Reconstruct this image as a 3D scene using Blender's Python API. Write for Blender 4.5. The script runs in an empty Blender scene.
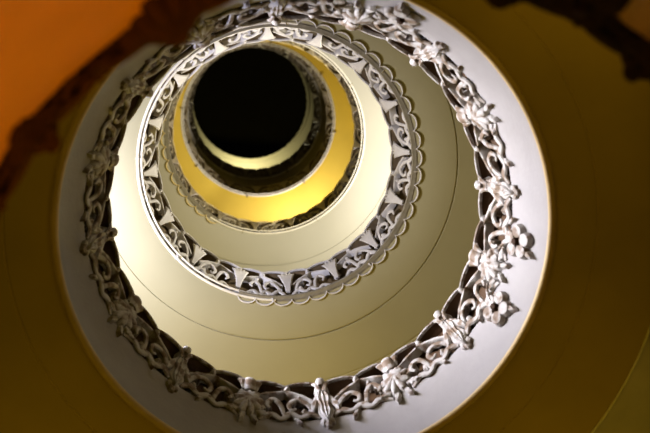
import bpy, bmesh, math, random
from mathutils import Vector, Matrix
random.seed(7)
PI = math.pi
R = math.radians
S = bpy.context.scene
C = S.collection
EYE = 1.5                                  # camera height above the ground floor

# ------------------------------------------------------------------ materials
def mat(name, col, rough=0.7, bump=0.0, bscale=30.0, var=0.08, vscale=4.0, spec=0.3, grime=None):
    m = bpy.data.materials.new(name); m.use_nodes = True
    nt = m.node_tree; b = nt.nodes['Principled BSDF']
    tc = nt.nodes.new('ShaderNodeTexCoord')
    n = nt.nodes.new('ShaderNodeTexNoise'); n.inputs['Scale'].default_value = vscale; n.inputs['Detail'].default_value = 5
    nt.links.new(tc.outputs['Object'], n.inputs['Vector'])
    r = nt.nodes.new('ShaderNodeValToRGB')
    r.color_ramp.elements[0].position = 0.3; r.color_ramp.elements[1].position = 0.7
    r.color_ramp.elements[0].color = [c * (1 - var) for c in col] + [1]
    r.color_ramp.elements[1].color = [min(1, c * (1 + var)) for c in col] + [1]
    nt.links.new(n.outputs['Fac'], r.inputs['Fac']); nt.links.new(r.outputs['Color'], b.inputs['Base Color'])
    if grime:
        r.color_ramp.elements[0].color = list(grime) + [1]
        r.color_ramp.elements[0].position = 0.40; r.color_ramp.elements[1].position = 0.54
    b.inputs['Roughness'].default_value = rough
    b.inputs['Specular IOR Level'].default_value = spec
    if bump:
        n2 = nt.nodes.new('ShaderNodeTexNoise'); n2.inputs['Scale'].default_value = bscale; n2.inputs['Detail'].default_value = 4
        nt.links.new(tc.outputs['Object'], n2.inputs['Vector'])
        bp = nt.nodes.new('ShaderNodeBump'); bp.inputs['Strength'].default_value = bump; bp.inputs['Distance'].default_value = 0.02
        nt.links.new(n2.outputs['Fac'], bp.inputs['Height']); nt.links.new(bp.outputs['Normal'], b.inputs['Normal'])
    return m

PLASTER = mat('white_plaster', (.35, .332, .325), .6, .15, 25, .05)
ORN     = mat('white_carved_plaster', (.43, .41, .39), .55, .2, 60, .08, 11, .3, (.21, .155, .11))
ORN0    = mat('shade_brown_carving', (.075, .05, .028), .85, .2, 60, .2, 9, 0)  # dark colour stands for the frieze lying outside the orange beam
FACE0   = mat('glow_tinted_plaster', (.74, .50, .20), .7, .1, 20, .05)  # orange light partly put into the plaster colour
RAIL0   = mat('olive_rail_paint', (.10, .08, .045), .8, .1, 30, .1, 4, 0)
GROUND  = mat('shade_brown_ground', (.10, .058, .03), .8, .3, 30, .25, 10)  # brown ground, darkened in colour for the shade of the recess
GROUND2 = mat('dull_shade_brown_ground', (.16, .115, .06), .8, .3, 30, .25, 10)  # same recess shade in the colour, for the upper rings
DARK    = mat('dark_flower_eye', (.05, .025, .012), .8)
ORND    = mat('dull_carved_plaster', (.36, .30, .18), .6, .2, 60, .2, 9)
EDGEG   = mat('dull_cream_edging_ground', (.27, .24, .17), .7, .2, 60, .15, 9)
ORN2    = mat('cream_carved_plaster', (.64, .60, .52), .55, .2, 60, .1, 9)
GOLD    = mat('pale_gold_edging', (.70, .55, .25), .45, .1, 20, .1)
GILT    = mat('ochre_lip_paint', (.62, .46, .22), .5, .1, 20, .1)
CREAM   = mat('cream_lip_paint', (.80, .74, .58), .5, .1, 20, .06)
OCHRE   = mat('ochre_ceiling_paint', (.50, .37, .08), .75, .08, 14, .06, 2)
SOFF    = mat('pale_yellow_ceiling_paint', (.38, .342, .195), .7, .05, 14, .03, 1.5)
SOFF3   = mat('cream_ceiling_paint', (.42, .39, .29), .7, .05, 14, .03, 1.5)
SOFFY   = mat('deep_yellow_ceiling_paint', (.66, .47, .065), .65, .05, 14, .05, 2)
SOFFD   = mat('olive_ceiling_paint', (.42, .36, .18), .7, .05, 14, .05, 2)
STONEY  = mat('greyish_ceiling_border', (.60, .54, .45), .8, .15, 18, .1, 3)
WALLM   = mat('brown_stair_wall', (.05, .036, .018), .8, .08, 10, .06, 1)
FLOORM  = mat('stone_floor', (.06, .05, .035), .6, .1, 12, .15, 3)
BLACK   = mat('dark_lantern_paint', (.010, .008, .002), .95, spec=0)

# ------------------------------------------------------------------ helpers
def obj(name, bm, m, parent=None, smooth=True, recalc=True):
    if recalc: bmesh.ops.recalc_face_normals(bm, faces=bm.faces)
    me = bpy.data.meshes.new(name); bm.to_mesh(me); bm.free()
    if smooth:
        for p in me.polygons: p.use_smooth = True
    if smooth: me.set_sharp_from_angle(angle=R(38))
    me.materials.append(m)
    o = bpy.data.objects.new(name, me); C.objects.link(o)
    if parent: o.parent = parent
    return o

def struct(name, bm, m, smooth=True):
    o = obj(name, bm, m, None, smooth); o['kind'] = 'structure'; return o

def revolve(bm, prof, n=192, a0=0.0, a1=2 * PI, wob=None, close=False):
    """prof: list of (r,z); wob(theta,i)->(dr,dz)"""
    full = abs(a1 - a0 - 2 * PI) < 1e-6
    cols = n if full else n + 1
    g = []
    for k in range(cols):
        t = a0 + (a1 - a0) * k / n
        col = []
        for i, (r, z) in enumerate(prof):
            dr, dz = wob(t, i) if wob else (0, 0)
            col.append(bm.verts.new(((r + dr) * math.cos(t), (r + dr) * math.sin(t), z + dz)))
        g.append(col)
    m = len(prof)
    for k in range(n):
        A, B = g[k], g[(k + 1) % cols]
        for i in range(m if close else m - 1):
            j = (i + 1) % m
            bm.faces.new((A[i], A[j], B[j], B[i]))

def catmull(pts, n):
    P = [pts[0]] + list(pts) + [pts[-1]]
    out = []
    segs = len(pts) - 1
    for k in range(n + 1):
        x = k / n * segs; i = min(int(x), segs - 1); t = x - i
        p0, p1, p2, p3 = P[i], P[i + 1], P[i + 2], P[i + 3]
        out.append(tuple(0.5 * ((2 * b) + (-a + c) * t + (2 * a - 5 * b + 4 * c - d) * t * t + (-a + 3 * b - 3 * c + d) * t ** 3)
                         for a, b, c, d in zip(p0, p1, p2, p3)))
    return out

class Tier:
    """one carved ring: flat ornament space (u along the ring, v up the face, d out of the face) mapped on a cone"""
    def __init__(s, Rb, hb, Rt, ht, vf, phase, bay, D, bom):
        s.Rb, s.zb, s.Rt, s.zt = Rb, hb + EYE, Rt, ht + EYE
        s.L = math.hypot(Rt - Rb, ht - hb)
        s.t = ((Rt - Rb) / s.L, (ht - hb) / s.L)
        s.n = (-s.t[1], s.t[0])
        s.vf = vf * s.L
        s.phase = phase; s.bay = bay; s.D = D; s.bom = bom
        s.Rm = (Rb + Rt) / 2
        s.W = s.Rm * bay                     # arc width of one bay
    def rz(s, v, d): return (s.Rb + s.t[0] * v + s.n[0] * d, s.zb + s.t[1] * v + s.n[1] * d)
    def bomb(s, th): return s.bom * abs(math.sin(PI * (th - s.phase) / s.bay)) ** 0.75
    def flat(s, x, w, d):
        """x in bays from the ornament's own centre line, w 0..1 over the frieze, d metres -> local xyz about the axis"""
        v = s.vf + w * (s.L - s.vf)
        return x * s.bay, v, d
    def P(s, x, w, d, cen=0.0):
        th, v, d = s.flat(x, w, d * s.D)
        d += s.bomb(s.phase + cen * s.bay + th)
        r, z = s.rz(v, d)
        return Vector((r * math.cos(th), r * math.sin(th), z))

def tube(bm, T, pts, rad, hgt=None, seg=8, n=14, cen=0.0):
    """tapered rounded bar through flat points (x,w,d); rad: list of half widths in metres"""
    # work in metric flat space so that bars keep their width
    Hf = T.L - T.vf
    M = [(p[0] * T.W, p[1] * Hf, p[2]) for p in pts]
    Q = catmull(M, n)
    RR = catmull([(r,) for r in rad], n)
    rings = []
    for k, q in enumerate(Q):
        a = Q[max(k - 1, 0)]; b = Q[min(k + 1, n)]
        tx, ty = b[0] - a[0], b[1] - a[1]
        l = math.hypot(tx, ty) or 1
        nx, ny = -ty / l, tx / l
        r = max(RR[k][0], .002); h = r * (hgt or 1.0)
        ring = []
        for j in range(seg):
            an = 2 * PI * j / seg
            c, sn = math.cos(an) * r, math.sin(an) * h
            ring.append(bm.verts.new(T.P((q[0] + nx * c) / T.W, (q[1] + ny * c) / Hf, q[2] + sn, cen)))
        rings.append(ring)
    for A, B in zip(rings, rings[1:]):
        for j in range(seg):
            bm.faces.new((A[j], A[(j + 1) % seg], B[(j + 1) % seg], B[j]))
    bm.faces.new(rings[0]); bm.faces.new(rings[-1])

def pillow(bm, T, cx, cw, ru, rw, d0, dh, lobes=0, lob=0.0, flute=0.0, rot=0.0, nr=6, na=32, cen=0.0, cup=0.0):
    """raised rounded form with an optional lobed outline and fluting; ru, rw in metres"""
    Hf = T.L - T.vf
    rows = []
    cr, sr = math.cos(rot), math.sin(rot)
    for i in range(1, nr + 1):
        q = i / nr
        row = []
        for j in range(na):
            a = 2 * PI * j / na
            f = 1 + lob * (abs(math.cos(lobes * a / 2)) - .5) * q if lobes else 1
            ex, ey = ru * q * f * math.cos(a), rw * q * f * math.sin(a)
            x, y = ex * cr - ey * sr, ex * sr + ey * cr
            d = d0 + dh * math.sqrt(max(0, 1 - q * q)) + flute * math.cos(lobes * a) * q * (1 - q * .5) - cup * (1 - q) ** 2
            if i == nr: d = d0 - .03
            row.append(bm.verts.new(T.P(cx + x / T.W, cw + y / Hf, d, cen)))
        rows.append(row)
    c = bm.verts.new(T.P(cx, cw, d0 + dh - cup, cen))
    for j in range(na): bm.faces.new((c, rows[0][j], rows[0][(j + 1) % na]))
    for A, B in zip(rows, rows[1:]):
        for j in range(na): bm.faces.new((A[j], B[j], B[(j + 1) % na], A[(j + 1) % na]))
    bm.faces.new(rows[-1])

def leaf(bm, T, a, b, width, d0, dh, bend=0.0, nl=12, nw=6, teeth=3, cen=0.0, flute=0.0):
    """acanthus leaf from a to b (flat), lobed edge, raised back with a centre vein"""
    Hf = T.L - T.vf
    A = Vector((a[0] * T.W, a[1] * Hf)); B = Vector((b[0] * T.W, b[1] * Hf))
    ax = B - A; ln = ax.length; ax /= ln; nr = Vector((-ax.y, ax.x))
    g = []
    for i in range(nl + 1):
        t = i / nl
        wd = width * (math.sin(PI * min(1, t * .92 + .08)) ** .7) * (1 + .22 * math.sin(teeth * 2 * PI * t))
        off = bend * math.sin(PI * t)
        row = []
        for j in range(nw + 1):
            s = -1 + 2 * j / nw
            p = A + ax * (ln * t) + nr * (wd * s + off)
            d = d0 + dh * (1 - s * s) - .012 * (1 - abs(s)) ** 3 + .02 * t + flute * math.cos(5 * PI * s)
            if j in (0, nw): d = d0 - .03
            row.append(bm.verts.new(T.P(p.x / T.W, p.y / Hf, d, cen)))
        g.append(row)
    for i in range(nl):
        for j in range(nw):
            bm.faces.new((g[i][j], g[i][j + 1], g[i + 1][j + 1], g[i + 1][j]))

# ------------------------------------------------------------------ ornament pieces (each a mesh built round its own centre line, theta = 0)
def clasp_bm(T, k=1.0, low=-.30, cen=0.0, hi=1):
    bm = bmesh.new()
    # fluted acanthus leaf falling from the knob, two side leaves curling away from it
    leaf(bm, T, (0, 1.0), (0, low + .10), .088 * k, -.01, .055, 0, 18, 14, 3, cen, .010)
    for sx in (-1, 1):
        leaf(bm, T, (sx * .03 * k, .62), (sx * .17 * k, low + .42), .046 * k, -.012, .05, sx * .02, 12, 6, 2, cen)
    # knob over the rail
    tube(bm, T, [(0, .84, .045), (0, .95, .065), (0, 1.03, .04), (0, 1.05, .0)], [.034 * k, .042 * k, .036 * k, .02 * k], .9, 10, 10 if hi else 6, cen)
    for sx in (-1, 1):
        tube(bm, T, [(sx * .03 * k, .70, .035), (sx * .07 * k, .90, .045), (sx * .13 * k, .99, .02)], [.018 * k, .024 * k, .012 * k], .9, 6, 8, cen)
    # ruffled curl at the foot
    for q in (-1, 0, 1):
        pillow(bm, T, q * .045 * k, low + .12 + abs(q) * .07, .034 * k, .050 * k, -.01, .042, 5, .25, .004, 0, 4, 15, cen)
    return bm

def palmette_bm(T, cen=0.0):
    """small fan of leaves between two scroll panels of the upper rings"""
    bm = bmesh.new()
    for q in (-2, -1, 0, 1, 2):
        tube(bm, T, [(q * .010, .14, .0), (q * .022, .38, .035), (q * .055, .72, .045), (q * .085, 1.0 - abs(q) * .07, .02)],
             [.012, .020, .027, .013], .9, 6, 8, cen)
    pillow(bm, T, 0, .26, .034, .045, -.01, .04, 5, .25, .004, 0, 4, 15, cen)
    return bm

def shell_bm(T, cen=0.5):
    bm = bmesh.new()
    pillow(bm, T, .01, .34, .130, .175, .01, .065, 9, .30, .012, .2, 8, 54, cen)
    pillow(bm, T, -.02, .40, .070, .095, .055, .03, 7, .3, .006, .3, 6, 28, cen)
    # crest over the rail
    tube(bm, T, [(0, .58, .05), (0, .80, .065), (0, .95, .045), (0, 1.0, .0)], [.05, .055, .05, .03], .7, 10, 10, cen)
    for sx in (-1, 1):
        tube(bm, T, [(sx * .06, .66, .03), (sx * .10, .85, .045), (sx * .15, .97, .02)], [.03, .036, .02], .8, 8, 8, cen)
        leaf(bm, T, (sx * .10, .30), (sx * .32, .50), .055, -.01, .05, sx * -.02, cen=cen)
        leaf(bm, T, (sx * .10, .12), (sx * .28, .02), .050, -.01, .045, sx * .01, cen=cen)
        leaf(bm, T, (sx * .04, .10), (sx * .11, -.22), .035, -.02, .05, 0, cen=cen)
    return bm

def scroll_bm(T, sx, v, cen0, seed=0):
    """broad leafy scroll-work filling the half bay beside a clasp (sx: side); dark slots stay open between its pieces"""
    bm = bmesh.new()
    rnd = random.Random(seed)
    x = lambda a: sx * (a - .5)
    cen = cen0
    j = lambda q=.03: rnd.uniform(-q, q)
    H = (T.L - T.vf) / .5 if T.vf > .4 else .95 if T.L > .65 and T.Rb > 1.55 else .62
    # broad leaf rising from the clasp, leaving a crescent slot under the rail
    leaf(bm, T, (x(.10), .40 + j()), (x(.56), .78 + j()), .038 * H, -.03, .065, sx * .03 * H, 14, 6, 3, cen)
    # second broad leaf falling to the shell
    leaf(bm, T, (x(.48), .80 + j()), (x(.90), .56 + j()), .033 * H, -.03, .065, sx * .02 * H, 12, 6, 2, cen)
    # knot joining the rail
    pillow(bm, T, x(.5 + j()), .88, .030, .050 * H, -.03, .075, 5, .3, .004, j(1), 4, 20, cen)
    # thick C-scroll with a volute
    tube(bm, T, [(x(.14), .10, .0), (x(.22), .36 + j(), .03), (x(.36), .46 + j(), .04), (x(.47), .34, .04), (x(.44), .20, .035), (x(.38), .24, .035)],
         [.016, .023 * H, .025 * H, .023 * H, .018, .012], .9, 8, 22, cen)
    # second scroll towards the shell
    tube(bm, T, [(x(.52), .02, .0), (x(.58), .34 + j(), .035), (x(.68), .46 + j(), .04), (x(.76), .34, .035), (x(.72), .24, .03)],
         [.016, .024 * H, .025 * H, .021, .012], .9, 8, 18, cen)
    # ruffled lower edging of the frieze, merging with the plain face
    tube(bm, T, [(x(.08), .02, .0), (x(.20), .13 + j(), .015), (x(.33), .03, .015), (x(.46), .12 + j(), .015), (x(.58), -.02, .015), (x(.70), .09 + j(), .015), (x(.86), -.05, .0)],
         [.022, .034 * H, .026 * H, .034 * H, .026 * H, .030 * H, .016], .7, 8, 28, cen)
    for a, w, ru, rw, rot in ((.27, .20, .036, .055, .5), (.60, .16, .04, .06, -.6), (.62, .62, .03, .04, .2), (.30, .60, .03, .05, 1.0), (.84, .24, .035, .06, .4)):
        if rnd.random() < .45:
            pillow(bm, T, x(a + j()), w + j(), ru, rw * H, -.05, .085, 5, .3, .006, rot * sx + j(.5), 4, 20, cen)
    leaf(bm, T, (x(.42), .12), (x(.32), -.16 + j(.05)), .030, -.02, .045, 0, cen=cen)
    return bm

def flower_bm(T, cx, cw, cen):
    bm = bmesh.new()
    for q in range(5):
        a = 2 * PI * q / 5 + .5
        ru, rw = .066, .095
        ex, ey = .080 * math.cos(a), .115 * math.sin(a)
        pillow(bm, T, cx + ex / T.W, cw + ey / (T.L - T.vf), ru * .9, rw * .85, .012, .034, 0, 0, 0, 0, 5, 18, cen, .02)
    return bm
def flower_eye_bm(T, cx, cw, cen):
    bm = bmesh.new()
    pillow(bm, T, cx, cw, .030, .042, .045, .022, 6, .15, .003, 0, 4, 18, cen)
    return bm
def stem_bm(T, cx, cw, sx, cen):
    bm = bmesh.new()
    tube(bm, T, [(cx, cw + .10, .02), (cx * .8, cw + .34, .04), (cx * .55, cw + .5, .03)], [.010, .013, .010], 1, 6, 10, cen)
    return bm
def flower_leaf_bm(T, cx, cw, sx, cen):
    bm = bmesh.new()
    leaf(bm, T, (cx * .85, cw - .12), (cx * .72, cw - .50), .030, -.012, .035, 0, 8, 4, 2, cen)
    return bm

def dup(o, parent, ang):
    c = o.copy(); C.objects.link(c); c.parent = parent
    c.rotation_euler = (0, 0, ang)
    for ch in o.children:
        d = ch.copy(); C.objects.link(d); d.parent = c
    return c

# ------------------------------------------------------------------ the carved rings
#            Rb     hb     Rt     ht     vf    phase        bay      D    bombe
TIERS = [
    Tier(1.744,  2.10, 1.54,  3.20, .88, R(-6.5),  R(22.5), 1.0, .012),
    Tier(1.744,  6.14, 1.54,  7.24, .55, R(-6.5),  R(22.5), .8, 0.0),
    Tier(1.593, 10.21, 1.44, 10.89, .16, R(-4.0),  R(22.5), .8, 0.0),
    Tier(1.555, 14.08, 1.50, 14.68, .16, R(7.0),   R(22.5), .8, 0.0),
    Tier(1.500, 17.70, 1.46, 18.60, .14, R(2.0),   R(22.5), .8, 0.0),
    Tier(1.500, 20.30, 1.47, 21.60, .12, R(9.0),   R(22.5), .8, 0.0),
]
LAB = [
    ('nearest carved plaster balustrade, out of focus, glowing orange in the top left corner', 'balustrade'),
    ('widest sharp white carved balustrade ring with shells and daisies, brown in shadow on the left', 'balustrade'),
    ('cream carved balustrade ring with scalloped lower edge, between the olive ceiling and the white ceiling', 'balustrade'),
    ('carved balustrade ring with gold scallops on its left, just below the bright yellow ceiling', 'balustrade'),
    ('small shadowed carved balustrade ring with a gold line, above the bright yellow ceiling', 'balustrade'),
    ('smallest carved balustrade ring, grey brown, directly around the dark opening at the top', 'balustrade'),
]

def build_tier(i):
    T = TIERS[i]
    big = i < 2
    root = bpy.data.objects.new('carved_balustrade', None); C.objects.link(root)
    root.location = (0, 0, 0)
    root['label'], root['category'] = LAB[i]
    root['group'] = 'carved balustrade rings of the round stairwell'
    L, vf = T.L, T.vf
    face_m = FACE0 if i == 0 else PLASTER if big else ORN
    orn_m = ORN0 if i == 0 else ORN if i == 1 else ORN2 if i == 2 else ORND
    # ---- plain lower face + solid back of the parapet
    N = 512 if big else 320
    def wobf(t, k): 
        b = T.bomb(t); return (T.n[0] * b, T.n[1] * b)
    prof = [T.rz(vf * a, .012 * math.sin(PI * a) * -2) for a in (0.02, .2, .4, .6, .8, .97)] + [T.rz(vf, -.006)]
    bm = bmesh.new(); revolve(bm, prof, N, wob=wobf)
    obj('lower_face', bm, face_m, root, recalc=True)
    # ---- recessed ground of the frieze, its shade put into the brown colour
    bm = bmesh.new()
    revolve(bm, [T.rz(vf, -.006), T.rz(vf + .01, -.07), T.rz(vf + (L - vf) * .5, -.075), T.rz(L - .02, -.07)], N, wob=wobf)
    obj('frieze_ground', bm, GROUND if big else GROUND2, root)['label'] = 'recessed ground, brown with its shade coloured in'
    # ---- back of the parapet
    bm = bmesh.new()
    zt = T.zt
    bk = [T.rz(L - .02, -.05), (T.Rt + .16, zt - .03), (T.Rt + .30, T.zb + .36)]
    revolve(bm, bk, 128)
    obj('back_face', bm, PLASTER, root)
    # ---- scalloped top rail: two arcs between each clasp and shell
    bm = bmesh.new()
    rr = .014 if big else .013
    period = T.bay / 2 if big else T.bay / 2
    ring = []
    n = N
    for k in range(n):
        t = 2 * PI * k / n
        ph = ((t - T.phase) / period) % 1.0
        arch = math.sin(PI * ph) ** .6
        v = L - .045 + .045 * arch
        d = .012 + .012 * arch + T.bomb(t)
        row = []
        for j in range(8):
            a = 2 * PI * j / 8
            r, z = T.rz(v + rr * math.cos(a) * (.7 + .5 * arch), d + rr * 1.3 * math.sin(a))
            row.append(bm.verts.new((r * math.cos(t), r * math.sin(t), z)))
        ring.append(row)
    for k in range(n):
        A, B = ring[k], ring[(k + 1) % n]
        for j in range(8): bm.faces.new((A[j], A[(j + 1) % 8], B[(j + 1) % 8], B[j]))
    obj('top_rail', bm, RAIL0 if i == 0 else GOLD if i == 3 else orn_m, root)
    # backing of the rail, in the same shade-dark brown
    bm = bmesh.new()
    def wobr(t, k):
        b = T.bomb(t)
        if k in (1, 2):
            ph = ((t - T.phase) / period) % 1.0
            b2 = .045 * math.sin(PI * ph) ** .6
            return (T.n[0] * b + T.t[0] * b2, T.n[1] * b + T.t[1] * b2)
        return (T.n[0] * b, T.n[1] * b)
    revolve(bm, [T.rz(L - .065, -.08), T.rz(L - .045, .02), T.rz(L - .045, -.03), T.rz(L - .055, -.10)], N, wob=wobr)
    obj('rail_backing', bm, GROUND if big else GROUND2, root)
    # ---- lip at the foot of the face
    bm = bmesh.new()
    lr = .030 if big else .016
    def lipw(t, k):
        b = T.bomb(t); return (T.n[0] * b, T.n[1] * b)
    pr = []
    for j in range(10):
        a = 2 * PI * j / 10
        pr.append((T.Rb + lr * math.cos(a), T.zb + .012 + lr * math.sin(a)))
    l0, l1 = {2: (R(92), R(278)), 3: (R(-100), R(125))}.get(i, (0, 2 * PI))
    revolve(bm, pr, N, l0, l1, wob=lipw, close=True)
    obj('lip', bm, GILT if big else CREAM, root)
    if not big and i in (2, 3, 4):
        # second bead of the double moulding
        a0, a1 = {2: (R(95), R(275)), 3: (R(-100), R(120)), 4: (R(-60), R(300))}[i]
        for dv, rb in ((.055, .012),):
            bm = bmesh.new()
            pr = []
            for j in range(8):
                a = 2 * PI * j / 8
                r0, z0 = T.rz(dv, .03)
                pr.append((r0 + rb * math.cos(a), z0 + rb * math.sin(a)))
            revolve(bm, pr, 200, a0, a1, close=True)
            obj('lip_bead', bm, CREAM, root)
        # scalloped fringe hanging at the foot
        s0, s1 = {2: (R(-120), R(108)), 3: (R(120), R(275)), 4: (R(300), R(300.1))}[i]
        if s1 - s0 > .1:
            bm = bmesh.new()
            per = R(7.5); n = int((s1 - s0) / per) * 10
            rows, trows, tb = [], [], bmesh.new()
            for k in range(n + 1):
                t = s0 + (s1 - s0) * k / n
                ph = (k / 10) % 1.0
                lob = math.sin(PI * ph) ** .55
                w = .004 + .058 * lob
                cz = -.001 - .006 * lob
                gpts = [(-.05, .05), (-.045, .012), (-.02 + w * .3, .012), (w - .006, cz + .004), (w, cz + .02), (.0, .02)]
                tpts = [(w + .0125 * math.cos(a), cz + .0125 * math.sin(a)) for a in [R(q * 45) for q in range(8)]]
                for lst, ps in ((rows, gpts), (trows, tpts)):
                    lst.append([(bm if lst is rows else tb).verts.new(((T.Rb + dr) * math.cos(t), (T.Rb + dr) * math.sin(t), T.zb + dz)) for dr, dz in ps])
            for A, B in zip(rows, rows[1:]):
                for q in range(5): bm.faces.new((A[q], A[q + 1], B[q + 1], B[q]))
            for A, B in zip(trows, trows[1:]):
                for q in range(8): tb.faces.new((A[q], A[(q + 1) % 8], B[(q + 1) % 8], B[q]))
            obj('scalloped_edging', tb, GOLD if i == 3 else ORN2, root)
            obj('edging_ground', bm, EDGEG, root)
    # ---- carved pieces
    if big:
        c0 = obj('clasp', clasp_bm(T), orn_m, root); s0 = obj('shell', shell_bm(T), orn_m, root)
        c0.rotation_euler.z = T.phase; s0.rotation_euler.z = T.phase + T.bay
        for k in range(1, 8):
            dup(c0, root, T.phase + 2 * k * T.bay); dup(s0, root, T.phase + (2 * k + 1) * T.bay)
        protos = [obj('scroll', scroll_bm(T, sx, v, .5, 5 + 7 * v + sx), orn_m, root) for v in (0, 1) for sx in (1, -1)]
        used = [False] * 4
        for k in range(16):
            q = (k % 2) + 2 * ((k // 2) % 2)
            ang = T.phase + (k + .5) * T.bay
            if used[q]: dup(protos[q], root, ang)
            else: protos[q].rotation_euler.z = ang; used[q] = True
        fl = []
        for sx in (-1, 1):
            f = obj('flower', flower_bm(T, sx * .42, -.30, 1.0), orn_m, root)
            obj('flower_eye', flower_eye_bm(T, sx * .42, -.30, 1.0), DARK, f)['label'] = 'dark flower centre'
            g = obj('flower_stem', stem_bm(T, sx * .42, -.30, sx, 1.0), orn_m, root)
            h = obj('flower_leaf', flower_leaf_bm(T, sx * .42, -.30, sx, 1.0), orn_m, root)
            fl.append((f, g, h))
        first = True
        for k in (0, 6):
            ang = T.phase + (2 * k + 1) * T.bay
            for pieces in fl:
                for p in pieces:
                    if first: p.rotation_euler.z = ang
                    else: dup(p, root, ang)
            first = False
    else:
        c0 = obj('palmette', palmette_bm(T), orn_m, root); c0.rotation_euler.z = T.phase
        for k in range(1, 16): dup(c0, root, T.phase + k * T.bay)
        p0 = obj('scroll', scroll_bm(T, 1, 0, .5, 3), orn_m, root); p1 = obj('scroll', scroll_bm(T, -1, 1, .5, 4), orn_m, root)
        for k in range(16):
            ang = T.phase + (k + .5) * T.bay
            p = (p0, p1)[k % 2]
            if k < 2: p.rotation_euler.z = ang
            else: dup(p, root, ang)
    return root

for i in range(6): build_tier(i)

# ------------------------------------------------------------------ the setting
RW = 3.45
SOFM = [OCHRE, OCHRE, SOFF, SOFF3, SOFFY, SOFFD]
for i, T in enumerate(TIERS):
    z = T.zb
    Rb = T.Rb
    # flat underside with a shallow step at 2.02 m and a border beyond 2.38 m
    bm = bmesh.new()
    revolve(bm, [(Rb - .005, z + .02), (Rb + .03, z), (2.066, z), (2.070, z + (.004 if i == 1 else .016)), (2.082, z + (.004 if i == 1 else .016)), (2.086, z), (2.63, z)], 256)
    struct('ceiling', bm, SOFM[i])
    bm = bmesh.new()
    revolve(bm, [(2.63, z), (2.634, z + .004), (2.65, z + .004), (2.654, z), (RW, z)], 200)
    struct('ceiling', bm, STONEY if i < 2 else SOFM[i])
    if i == 1:
        bm = bmesh.new()
        pr = [(2.635 + .011 * math.cos(2 * PI * j / 8), z - .006 + .011 * math.sin(2 * PI * j / 8)) for j in range(8)]
        revolve(bm, pr, 256, close=True)
        struct('trim_1', bm, CREAM)
    # gallery floor on top of the slab
    bm = bmesh.new()
    revolve(bm, [(T.Rt + .27, z + .34), (RW, z + .34)], 128)
    struct('floor', bm, FLOORM)
# attic ceiling round the dark opening, and the dark lantern above it
zh = 25.3 + EYE; RH = 1.60
bm = bmesh.new()
revolve(bm, [(RH, zh + .10), (RH - .012, zh + .03), (RH, zh), (RH + .05, zh - .005), (RH + .06, zh + .012), (RH + .10, zh + .012), (RH + .11, zh), (RW, zh)], 200,
        wob=lambda t, k: ((-.012 * abs(math.sin(24 * t)), 0) if k < 3 else (0, 0)))
struct('ceiling', bm, SOFF)
bm = bmesh.new()
revolve(bm, [(RH, zh + .09)] + [(RH * math.cos(a), zh + .2 + 1.2 * math.sin(a)) for a in [R(x) for x in (0, 15, 30, 45, 60, 75, 88)]] + [(.001, zh + 1.41)], 128)
struct('ceiling', bm, BLACK)
bm = bmesh.new(); revolve(bm, [(RW, 0), (RW, zh + .02)], 128); struct('wall_outer', bm, WALLM)
bm = bmesh.new(); revolve(bm, [(.001, 0), (RW, 0)], 96); struct('floor', bm, FLOORM)

# ------------------------------------------------------------------ light
def aim(o, tgt):
    o.rotation_euler = (Vector(tgt) - o.location).to_track_quat('-Z', 'Y').to_euler()
def area(name, deg, rad, h, tgt, power, col, sx, sy):
    l = bpy.data.lights.new(name, 'AREA'); l.shape = 'RECTANGLE'; l.size = sx; l.size_y = sy; l.energy = power; l.color = col
    o = bpy.data.objects.new(name, l); C.objects.link(o)
    o.location = (rad * math.cos(R(deg)), rad * math.sin(R(deg)), h + EYE); aim(o, (tgt[0], tgt[1], tgt[2] + EYE)); return o
def point(name, deg, rad, h, power, col, size=.12):
    l = bpy.data.lights.new(name, 'POINT'); l.energy = power; l.color = col; l.shadow_soft_size = size
    o = bpy.data.objects.new(name, l); C.objects.link(o)
    o.location = (rad * math.cos(R(deg)), rad * math.sin(R(deg)), h + EYE); return o
def spot(name, loc, tgt, power, col, ang, blend=.6, size=.1):
    l = bpy.data.lights.new(name, 'SPOT'); l.energy = power; l.color = col; l.spot_size = R(ang); l.spot_blend = blend; l.shadow_soft_size = size
    o = bpy.data.objects.new(name, l); C.objects.link(o)
    o.location = loc; aim(o, tgt); return o

WARM = (1, .66, .18)
# daylight from the window of the first upper gallery, on the left
wl = area('window_light', 184, 3.2, 8.1, (1.5, 0, 6.6), 120, (1, .97, 1.0), 1.2, 1.2); wl.data.spread = R(95)
point('daylight_fill', 167, 2.5, 8.65, 330, (.92, .95, 1.30), .12)  # added uplight, steepens the brightness across the soffit from the left
# daylight from the right on the next gallery
point('daylight_fill', 16, 2.6, 11.7, 500, (1, .97, .93), .12)
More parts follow.
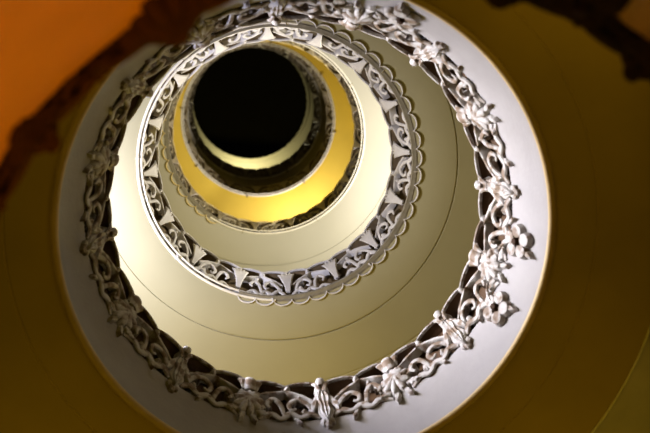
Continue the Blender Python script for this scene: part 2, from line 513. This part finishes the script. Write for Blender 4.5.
# lamps
for d in (45, 135, 225, 315): point('gallery_lamp', d, 2.7, 4.4, 14, (1, .70, .06))
for d, p in ((10, 13), (310, 14), (80, 40), (120, 40)): point('gallery_lamp', d, 2.75, 8.2, p, (1, .76, .14))
for d in (120, 210): point('gallery_lamp', d, 2.7, 12.0, 45.0, (1, .82, .25))
for d in (170, 260, 350): point('gallery_lamp', d, 2.6, 16.2, 24, (1, .76, .10))
point('gallery_lamp', 68, 2.1, 16.3, 150, (1, .94, 1.0))
point('gallery_lamp', 95, 2.05, 24.2, 130, (1, .95, .70))
# orange lamp down in the hall, then two added fill lights
spot('hall_lamp_and_fill', (.9, 1.0, .5), (-1.2, -1.2, 3.7), 380, (1, .34, .0), 40)
spot('hall_lamp_and_fill', (-.9, 1.2, .5), (.9, -1.25, 4.62), 65, (1, .60, .16), 26)  # added fill spot for the dark upper right of the nearest ring
point('hall_lamp_and_fill', 130, 1.4, -.6, 6, (1, .45, .12), .2)  # added weak warm fill for the right side of the nearest ring

w = bpy.data.worlds.new('World'); S.world = w; w.use_nodes = True
w.node_tree.nodes['Background'].inputs['Color'].default_value = (.9, .7, .35, 1)
w.node_tree.nodes['Background'].inputs['Strength'].default_value = .05

# ------------------------------------------------------------------ camera: looking up the well, tilted off its axis
F = 900.0
u = Vector(((230.2 - 325) / F, -(57.5 - 216.5) / F, -1)).normalized()
x = (Vector((1, 0, 0)) - u * u.x).normalized()
y = u.cross(x)
rot = Matrix((x, y, u))                   # rows = world axes in camera space -> camera to world
cd = bpy.data.cameras.new('camera'); cam = bpy.data.objects.new('camera', cd); C.objects.link(cam)
cam.matrix_world = Matrix.Translation((-.534, -1.208, EYE)) @ rot.to_4x4()
cd.sensor_width = 36; cd.lens = 36 * F / 650; cd.clip_end = 200; cd.clip_start = .02
cd.dof.use_dof = True; cd.dof.focus_distance = 9.0; cd.dof.aperture_fstop = cd.lens / 1000 / .045
S.camera = cam
S.view_settings.view_transform = 'Standard'
S.view_settings.look = 'Medium High Contrast'
S.view_settings.exposure = 0.1
S.cycles.diffuse_bounces = 1
